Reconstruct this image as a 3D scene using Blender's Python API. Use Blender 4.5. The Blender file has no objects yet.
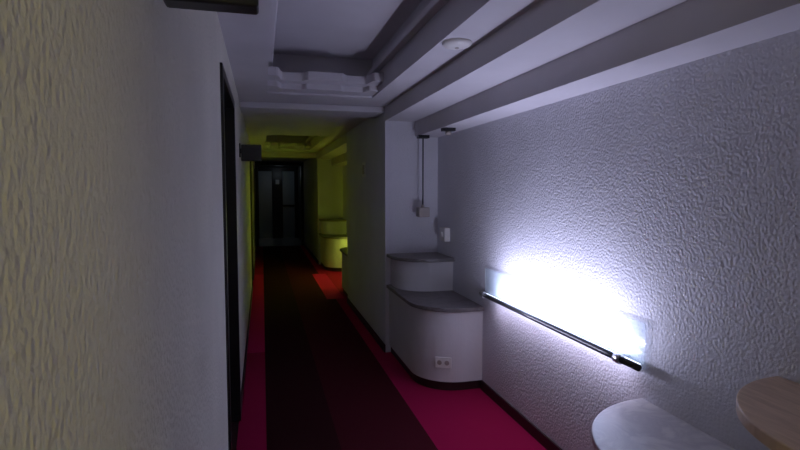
import bpy, bmesh, math
from mathutils import Vector
scene=bpy.context.scene
scene.view_settings.view_transform='Standard'
H=1.5
# ---------------- materials
def base(name,col,rough=.6,**k):
    m=bpy.data.materials.new(name); m.use_nodes=True
    b=m.node_tree.nodes['Principled BSDF']
    b.inputs['Base Color'].default_value=(*col,1); b.inputs['Roughness'].default_value=rough
    for a,v in k.items(): b.inputs[a.replace('_',' ')].default_value=v
    return m,m.node_tree,b
def mapped(nt,scale):
    tc=nt.nodes.new('ShaderNodeTexCoord'); mp=nt.nodes.new('ShaderNodeMapping')
    mp.inputs['Scale'].default_value=scale
    nt.links.new(tc.outputs['Object'],mp.inputs['Vector']); return mp.outputs['Vector']
def noise(nt,vec,scale,detail=3,rough=.5,dist=0):
    n=nt.nodes.new('ShaderNodeTexNoise'); n.inputs['Scale'].default_value=scale
    n.inputs['Detail'].default_value=detail; n.inputs['Roughness'].default_value=rough
    n.inputs['Distortion'].default_value=dist
    nt.links.new(vec,n.inputs['Vector']); return n.outputs['Fac']
def ramp(nt,fac,stops):
    r=nt.nodes.new('ShaderNodeValToRGB'); e=r.color_ramp.elements
    e[0].position=stops[0][0]; e[0].color=(*stops[0][1],1)
    e[1].position=stops[1][0]; e[1].color=(*stops[1][1],1)
    for p,c in stops[2:]:
        x=e.new(p); x.color=(*c,1)
    nt.links.new(fac,r.inputs['Fac']); return r.outputs['Color']
def bump(nt,b,h,strength,dist):
    n=nt.nodes.new('ShaderNodeBump'); n.inputs['Strength'].default_value=strength; n.inputs['Distance'].default_value=dist
    nt.links.new(h,n.inputs['Height']); nt.links.new(n.outputs['Normal'],b.inputs['Normal'])
def stucco(name,col,scale,strength,dist,zs=.55):
    m,nt,b=base(name,col,.7)
    v=mapped(nt,(1,1,zs))
    vo=nt.nodes.new('ShaderNodeTexVoronoi'); vo.feature='SMOOTH_F1'; vo.inputs['Scale'].default_value=scale
    vo.inputs['Smoothness'].default_value=.6
    nt.links.new(v,vo.inputs['Vector'])
    f=noise(nt,v,scale*1.3,2,.5)
    mix=nt.nodes.new('ShaderNodeMath'); mix.operation='MULTIPLY_ADD'
    nt.links.new(vo.outputs['Distance'],mix.inputs[0]); mix.inputs[1].default_value=-.9; nt.links.new(f,mix.inputs[2])
    bump(nt,b,mix.outputs[0],strength,dist)
    g=noise(nt,v,2.5,3)
    cc=ramp(nt,g,[(.3,tuple(x*.9 for x in col)),(.7,col)])
    nt.links.new(cc,b.inputs['Base Color'])
    return m
M_left=stucco('stucco_left',(.72,.69,.62),95,.85,.0055,.75)
M_right=stucco('stucco_right',(.69,.69,.75),82,.75,.0038,.95)
M_plain=stucco('painted_plaster',(.68,.67,.70),30,.25,.002,1)
M_ceil=stucco('ceiling_paint',(.62,.60,.64),20,.15,.002,1)
M_black,_,_=base('black_lacquer',(.008,.008,.01),.35)
M_dark,_,_=base('dark_wood',(.018,.013,.012),.45)
M_base,_,_=base('baseboard_dark',(.03,.008,.012),.5)
M_white,_,_=base('white_plastic',(.75,.74,.72),.4)
M_grey,_,_=base('grey_plastic',(.4,.36,.33),.5)
M_metal,_,_=base('steel',(.5,.5,.52),.3,Metallic=1.0)
def marble(name,a,bc,rough=.25):
    m,nt,b=base(name,a,rough); v=mapped(nt,(1,1,1))
    n=noise(nt,v,5,6,.6,1.5); c=ramp(nt,n,[(.35,a),(.5,bc),(.6,a)]); nt.links.new(c,b.inputs['Base Color']); return m
M_top=marble('grey_stone_top',(.15,.14,.14),(.20,.18,.18),.4)
M_mtop=marble('white_marble_top',(.80,.79,.80),(.64,.63,.66),.35)
def wood():
    m,nt,b=base('wood_top',(.35,.22,.13),.4); v=mapped(nt,(12,1.5,1))
    n=noise(nt,v,4,4,.6,1); c=ramp(nt,n,[(.3,(.60,.42,.27)),(.7,(.80,.60,.42))]); nt.links.new(c,b.inputs['Base Color']); return m
M_wood=wood()
def carpet(name,a,bc):
    m,nt,b=base(name,a,1,Specular_IOR_Level=.08); v=mapped(nt,(1,1,1))
    n=noise(nt,v,260,2); c=ramp(nt,n,[(.3,a),(.7,bc)]); nt.links.new(c,b.inputs['Base Color'])
    bump(nt,b,n,.4,.003); return m
M_cdark=carpet('carpet_dark',(.024,.005,.007),(.038,.007,.010))
M_cdark2=carpet('carpet_maroon',(.05,.006,.011),(.075,.008,.016))
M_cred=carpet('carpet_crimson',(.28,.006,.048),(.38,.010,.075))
M_cred_lit=carpet('carpet_crimson_lit',(.50,.010,.10),(.62,.016,.14))  # lit copy of the crimson border, alcove light painted into its colour
M_tile,_,_=base('pale_floor_tile',(.45,.47,.5),.12)
def emis(name,col,s):
    m=bpy.data.materials.new(name); m.use_nodes=True; nt=m.node_tree
    b=nt.nodes['Principled BSDF']; b.inputs['Base Color'].default_value=(*col,1)
    b.inputs['Emission Color'].default_value=(*col,1); b.inputs['Emission Strength'].default_value=s; return m
M_ledb=emis('led_blue_white',(.70,.78,1),2)
M_ledy=emis('led_yellow_green',(.85,.95,.12),4)
M_panel,nt,b=base('acrylic_panel',(.70,.85,.95),.15)
b.inputs['Alpha'].default_value=.25
M_glass,_,_=base('frosted_door_glass',(.35,.42,.45),.15)

# ---------------- mesh helpers
def mk(name,parts,mats,parent=None,bevel=0,smooth=False):
    bm=bmesh.new()
    for kind,a,mi in parts:
        if kind=='box':
            x0,x1,y0,y1,z0,z1=a
            vs=[bm.verts.new(p) for p in [(x0,y0,z0),(x1,y0,z0),(x1,y1,z0),(x0,y1,z0),(x0,y0,z1),(x1,y0,z1),(x1,y1,z1),(x0,y1,z1)]]
            for f in [(0,3,2,1),(4,5,6,7),(0,1,5,4),(1,2,6,5),(2,3,7,6),(3,0,4,7)]:
                fc=bm.faces.new([vs[i] for i in f]); fc.material_index=mi
        elif kind=='prism':
            pts,z0,z1=a
            lo=[bm.verts.new((p[0],p[1],z0)) for p in pts]; hi=[bm.verts.new((p[0],p[1],z1)) for p in pts]
            n=len(pts)
            fs=[bm.faces.new(list(reversed(lo))),bm.faces.new(hi)]
            for i in range(n): 
                f=bm.faces.new([lo[i],lo[(i+1)%n],hi[(i+1)%n],hi[i]]); f.smooth=False; fs.append(f)
            for f in fs: f.material_index=mi
        elif kind=='rev':
            c,prof,axis=a; N=32; rings=[]
            for r,t in prof:
                ring=[]
                for i in range(N):
                    an=2*math.pi*i/N; u=r*math.cos(an); w=r*math.sin(an)
                    p={'z':(u,w,t),'y':(u,t,w),'x':(t,u,w)}[axis]
                    ring.append(bm.verts.new((c[0]+p[0],c[1]+p[1],c[2]+p[2])))
                rings.append(ring)
            for k in range(len(rings)-1):
                for i in range(N):
                    f=bm.faces.new([rings[k][i],rings[k][(i+1)%N],rings[k+1][(i+1)%N],rings[k+1][i]]); f.material_index=mi; f.smooth=True
            for rr in (rings[0],rings[-1]):
                f=bm.faces.new(rr); f.material_index=mi
    bmesh.ops.recalc_face_normals(bm,faces=bm.faces)
    me=bpy.data.meshes.new(name); bm.to_mesh(me); bm.free()
    for m in mats: me.materials.append(m)
    o=bpy.data.objects.new(name,me); scene.collection.objects.link(o)
    if parent: o.parent=parent
    if bevel:
        b=o.modifiers.new('bevel','BEVEL'); b.width=bevel; b.segments=3; b.limit_method='ANGLE'; b.angle_limit=.6
    return o
def empty(name):
    e=bpy.data.objects.new(name,None); scene.collection.objects.link(e); return e

XL=-.17; XR=1.08; XB=1.58; Y0=-5.6; YE=17.0; YP=14.25
ALC=[(-5.0,-1.3),(.6,4.6),(6.8,10.5)]
ZC=2.245; ZT=2.55
mk('floor',[('box',(XL-.3,XB+.2,Y0-.2,YP,-.1,-.004),0),('box',(XL-.3,XB+.2,YP,YE+.2,-.1,0),1)],[M_base,M_tile])
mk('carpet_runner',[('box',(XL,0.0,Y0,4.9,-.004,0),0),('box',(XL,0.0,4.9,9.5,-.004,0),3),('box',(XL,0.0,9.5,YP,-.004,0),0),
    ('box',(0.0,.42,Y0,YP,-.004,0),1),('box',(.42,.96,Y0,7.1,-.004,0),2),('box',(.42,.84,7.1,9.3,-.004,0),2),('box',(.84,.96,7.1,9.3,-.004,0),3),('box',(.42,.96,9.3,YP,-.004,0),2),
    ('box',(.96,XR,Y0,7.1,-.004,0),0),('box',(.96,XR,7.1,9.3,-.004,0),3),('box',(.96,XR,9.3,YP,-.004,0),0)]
   +[('box',(XR,XB,a,b,-.004,0),0) for a,b in ALC],[M_cred,M_cdark,M_cdark2,M_cred_lit])
segs=[(Y0,-5.0),(-1.3,.6),(4.6,6.8),(10.5,YP)]
for a,b in segs: mk('wall_right',[('box',(XR,XB+.12,a,b,0,ZT+.1),0)],[M_right])
for a,b in ALC: mk('wall_right',[('box',(XB,XB+.12,a,b,0,ZT+.1),0)],[M_right])
mk('wall_right',[('box',(XR,XB+.12,YP,YE,0,ZT+.1),0)],[M_dark])
doors=[(-2.9,-1.9),(2.45,3.5),(8.0,9.0),(12.0,13.0)]
ys=[Y0]+[v for d in doors for v in d]+[YP]
p=[('box',(XL-.16,XL,ys[i],ys[i+1],0,ZT+.1),0) for i in range(0,len(ys),2)]
p+=[('box',(XL-.16,XL,a,b,2.06,ZT+.1),0) for a,b in doors]
mk('wall_left',p,[M_left])
mk('wall_left',[('box',(XL-.16,XL,YP,YE,0,ZT+.1),0)],[M_dark])
for i,(a,b) in enumerate(doors):
    e=empty('door_%d'%(i+1))
    mk('leaf',[('box',(XL-.14,XL-.09,a+.05,b-.05,.005,2.01),0),('box',(XL-.09,XL-.08,a+.18,b-.18,1.15,1.85),0),('box',(XL-.09,XL-.08,a+.18,b-.18,.2,.95),0)],[M_dark],e,.004)
    mk('frame',[('box',(XL-.15,XL+.012,a,a+.05,0,2.06),0),('box',(XL-.15,XL+.012,b-.05,b,0,2.06),0),('box',(XL-.15,XL+.012,a+.05,b-.05,2.01,2.06),0)],[M_black],e,.003)
    mk('handle',[('rev',((XL-.08,a+.12,1.02),[(.025,0),(.025,.008),(.01,.01),(.01,.045)],'x'),0),('box',(XL-.045,XL-.03,a+.11,a+.23,1.01,1.03),0)],[M_metal],e)
mk('wall_back',[('box',(XL-.16,XB+.12,Y0-.12,Y0,0,ZT+.1),0)],[M_plain])
trays=[(-4.6,-1.7),(1.0,4.2),(7.3,10.1)]
cp=[('box',(XL-.16,XB+.12,Y0-.1,YE+.1,ZT,ZT+.1),0)]
cp+=[('box',(XL,.05,Y0,YE,ZC,ZT),0),('box',(.88,XR,Y0,YE,ZC,ZT),0)]
yy=[Y0]+[v for t in trays for v in t]+[YE]
cp+=[('box',(.05,.88,yy[i],yy[i+1],ZC,ZT),0) for i in range(0,len(yy),2)]
mk('ceiling',cp,[M_ceil])
for a,b in ALC:
    mk('ceiling_soffit',[('box',(XR,1.36,a,b,2.12,ZT),0),('box',(1.36,XB,a,b,1.985,ZT),0)],[M_ceil])
mk('trim_1',[('box',(XL,XR,4.62,5.0,2.195,ZC),0)],[M_ceil],None,.006)
mk('trim_2',[('box',(XL,XR,10.6,11.0,2.15,ZC),0)],[M_ceil],None,.006)
def scallop(y,d,sgn):
    # stepped slab: centre tongue, two shoulders, rounded transitions
    xs=.05; w=.83; prof=[]; N=80
    sm=lambda e0,e1,x: (lambda t:t*t*(3-2*t))(min(1,max(0,(x-e0)/(e1-e0))))
    for i in range(N+1):
        t=i/N; s=abs(t-.5)*2
        dd=.62+.18*(1-sm(.30,.40,s))+.38*sm(.74,.84,s)
        prof.append((xs+w*t,y-sgn*d*dd))
    return [(.05,y)]+prof+[(.88,y)]
n=3
for a,b in trays:
    for y,s in ((b,1),(a,-1)):
        mk('trim_%d'%n,[('prism',(scallop(y,.22,s),2.26,2.30),0),('prism',(scallop(y,.40,s),2.30,2.36),0)],[M_ceil]); n+=1
for a,b in trays:
    mk('trim_%d'%n,[('box',(.83,.88,a,b,2.40,2.44),0),('box',(.05,.09,a,b,2.40,2.44),0)],[M_ceil],None,.008); n+=1
mk('baseboard_left',[('box',(XL,XL+.012,ys[i],ys[i+1],0,.07),0) for i in range(0,len(ys),2)],[M_base])
bp=[('box',(XR-.012,XR,a,b,0,.07),0) for a,b in segs]
for a,b in ALC: bp.append(('box',(XB-.012,XB,a+1.05,b-1.05,0,.07),0))
mk('baseboard_right',bp,[M_base])

# ---------------- stepped rounded counters
def rr(yend,s,L,xf,r):
    pts=[(XB,yend),(XB,yend+s*L)]
    if xf+r<XB-.001: pts.append((xf+r,yend+s*L))
    N=24
    for i in range(1,N+1):
        a=math.pi/2*i/N
        pts.append((xf+r-r*math.sin(a),yend+s*(L-r+r*math.cos(a))))
    pts.append((xf,yend))
    return pts
def counter(yend,s,near):
    e=empty('stepped_counter')
    if near:
        mk('plinth',[('prism',(rr(yend,s,1.22,1.13,.44),0,.07),0)],[M_base],e)
        mk('lower_cabinet',[('prism',(rr(yend,s,1.24,1.12,.455),.07,.57),0)],[M_plain],e)
        mk('lower_top',[('prism',(rr(yend,s,1.26,1.10,.475),.57,.60),0)],[M_mtop],e,.005)
        mk('upper_cabinet',[('prism',(rr(yend,s,.50,1.26,.31),.60,.875),0)],[M_plain],e)
        mk('upper_top',[('prism',(rr(yend,s,.66,1.16,.415),.875,.91),0)],[M_wood],e,.006)
        return
    mk('plinth',[('prism',(rr(yend,s,1.03,1.13,.30),0,.07),0)],[M_base],e)
    mk('lower_cabinet',[('prism',(rr(yend,s,1.05,1.115,.32),.07,.605),0)],[M_plain],e)
    mk('lower_top',[('prism',(rr(yend,s,1.08,1.088,.34),.605,.635),0)],[M_top],e,.005)
    mk('upper_cabinet',[('prism',(rr(yend,s,.42,1.13,.28),.635,.89),0)],[M_plain],e)
    mk('upper_top',[('prism',(rr(yend,s,.46,1.09,.32),.89,.92),0)],[M_top],e,.005)
for k,(a,b) in enumerate(ALC):
    counter(b,-1,False); counter(a,1,k==1)
def outlet(x,y,z,ang):
    o=mk('wall_outlet',[('box',(-.06,.06,-.008,.0,-.04,.04),0),('rev',((-.028,-.009,0),[(.018,0),(.018,-.003)],'y'),1),('rev',((.028,-.009,0),[(.018,0),(.018,-.003)],'y'),1)],[M_white,M_grey],None,.002)
    o.location=(x,y,z); o.rotation_euler=(0,0,ang); return o
a=math.radians(28)
outlet(1.115+.32-.323*math.sin(a),4.6-1.05+.32-.323*math.cos(a),.22,-a)
def lamp(yc,mat):
    e=empty('wall_light_bar'); y0,y1=yc-.81,yc+.83
    mk('backing_panel',[('box',(XB-.02,XB-.014,y0+.01,y1+.01,.735,.935),0)],[M_panel],e,.002)
    mk('led_tube',[('box',(XB-.045,XB-.030,y0+.02,y1-.02,.752,.760),0)],[mat],e)
    mk('bar',[('rev',((XB-.055,0,.75),[(.015,y0),(.015,y1)],'y'),0)],[M_black],e)
    for j,y in enumerate((y0+.13,y1-.04)):
        mk('bracket_%d'%j,[('rev',((XB,y,.75),[(.010,-.055),(.010,0)],'x'),0),('rev',((XB-.055,y,.75),[(.021,-.02),(.023,0),(.021,.02)],'y'),0)],[M_metal],e)
lamp(2.63,M_ledb); lamp(8.6,M_ledy); lamp(-3.2,M_ledy)
def pendant(x,y,zb):
    e=empty('pendant_lamp')
    mk('canopy',[('box',(x-.05,x+.05,y-.035,y+.035,1.957,1.985),0)],[M_black],e,.003)
    mk('cord',[('rev',((x,y,0),[(.006,zb+.08),(.006,1.96)],'z'),0)],[M_black],e)
    mk('shade',[('box',(x-.05,x+.05,y-.05,y+.05,zb,zb+.085),0),('rev',((x,y,zb+.08),[(.02,0),(.012,.03)],'z'),0)],[M_grey],e,.006)
pendant(1.39,4.45,1.26)
e=empty('ceiling_spotlight')
mk('mount',[('box',(1.37,1.47,3.85,3.92,1.96,1.985),0)],[M_black],e,.003)
mk('lens',[('rev',((1.42,3.885,1.93),[(.02,0),(.026,.01),(.02,.032)],'z'),0)],[M_grey],e)
mk('junction_box',[('box',(XB-.05,XB,4.26,4.40,1.05,1.17),0),('rev',((XB-.05,4.33,1.11),[(.025,-.008),(.028,0)],'x'),0)],[M_white],None,.005)
mk('wall_plaque',[('box',(XR-.012,XR,5.5,5.66,1.64,1.80),0),('box',(XR-.016,XR-.008,5.53,5.63,1.67,1.77),1)],[M_white,M_grey],None,.002)
mk('smoke_detector',[('rev',((.965,2.52,ZC),[(.075,0),(.075,-.010),(.066,-.02),(.04,-.027),(.015,-.029)],'z'),0),('rev',((.965,2.52,ZC-.029),[(.012,0),(.008,-.004)],'z'),1)],[M_white,M_grey])
def sign(y,z):
    e=empty('projecting_sign')
    mk('bracket',[('box',(XL,XL+.012,y-.01,y+.03,z+.03,z+.14),0),('box',(XL,XL+.05,y-.012,y+.012,z+.06,z+.1),0)],[M_black],e,.003)
    mk('panel',[('box',(XL+.015,XL+.17,y-.025,y+.025,z+.0,z+.13),0)],[M_black],e,.006)
sign(.97,1.813); sign(4.35,1.73)
# ---------------- far end
e=empty('door_5')
mk('frame',[('box',(XL,-.10,16.6,16.75,0,2.2),0),('box',(.98,XR,16.6,16.75,0,2.2),0),('box',(-.10,.98,16.6,16.75,2.08,2.2),0),('box',(.30,.62,16.62,16.72,0,2.08),0)],[M_black],e,.005)
mk('glass',[('box',(-.10,.30,16.66,16.68,.0,2.08),0),('box',(.62,.98,16.66,16.68,0,2.08),0)],[M_glass],e)
mk('rails',[('box',(.62,.98,16.63,16.66,.98,1.04),0)],[M_black],e)
mk('label',[('box',(.41,.52,16.6,16.62,1.68,1.82),0)],[M_white],e)
mk('wall_end',[('box',(XL-.16,XB+.12,YE,YE+.12,0,ZT+.1),0)],[M_plain])
e=empty('door_surround')
mk('posts',[('box',(XL,XL+.06,14.25,14.45,0,2.15),0),('box',(XR-.06,XR,14.25,14.45,0,2.15),0),('box',(XL,XR,14.25,14.45,2.15,ZC-.003),0)],[M_dark],e,.005)

# ---------------- lights
def strip(name,loc,ang,L,w,col,e):
    l=bpy.data.lights.new(name,'AREA'); l.shape='RECTANGLE'; l.size=w; l.size_y=L; l.color=col; l.energy=e
    o=bpy.data.objects.new(name,l); scene.collection.objects.link(o); o.location=loc
    o.rotation_euler=(0,ang,0); return o
R=math.radians
strip('led_strip_light',(XB-.08,2.60,.775),R(180+40),1.35,.02,(.68,.75,1),2.8)
strip('led_strip_light',(XB-.19,2.58,.775),R(180+30),1.2,.02,(.70,.70,1),12)
strip('led_strip_light',(XB-.08,2.62,.725),R(-10),1.4,.02,(.78,.72,1),1.8)
strip('led_strip_light',(XB-.11,8.6,.785),R(180+85),1.5,.02,(.74,.92,.05),12)
strip('led_strip_light',(XB-.11,8.6,.725),R(-20),1.5,.02,(.78,.90,.10),2.5)
def point(name,loc,col,e,r=.05):
    l=bpy.data.lights.new(name,'POINT'); l.color=col; l.energy=e; l.shadow_soft_size=r
    o=bpy.data.objects.new(name,l); scene.collection.objects.link(o); o.location=loc
point('alcove_lamp_light',(1.45,-1.92,1.35),(.98,.89,.30),34,.04)
point('corridor_fill_light',(.5,-1.0,2.1),(.92,.9,1),2.8,.12)  # added fill behind the camera, not a fixture of the corridor
point('lobby_light',(.5,15.8,2.0),(.7,.85,1),.6,.1)
w=bpy.data.worlds.new('World'); scene.world=w; w.use_nodes=True
w.node_tree.nodes['Background'].inputs[0].default_value=(.02,.02,.025,1)
# ---------------- camera
cd=bpy.data.cameras.new('Camera'); cam=bpy.data.objects.new('Camera',cd); scene.collection.objects.link(cam)
cd.sensor_width=36; cd.lens=36*520/800; cd.clip_start=.02
cam.location=(0,0,H); cam.rotation_euler=(math.radians(90-3.85),0,math.radians(-14.83))
scene.camera=cam
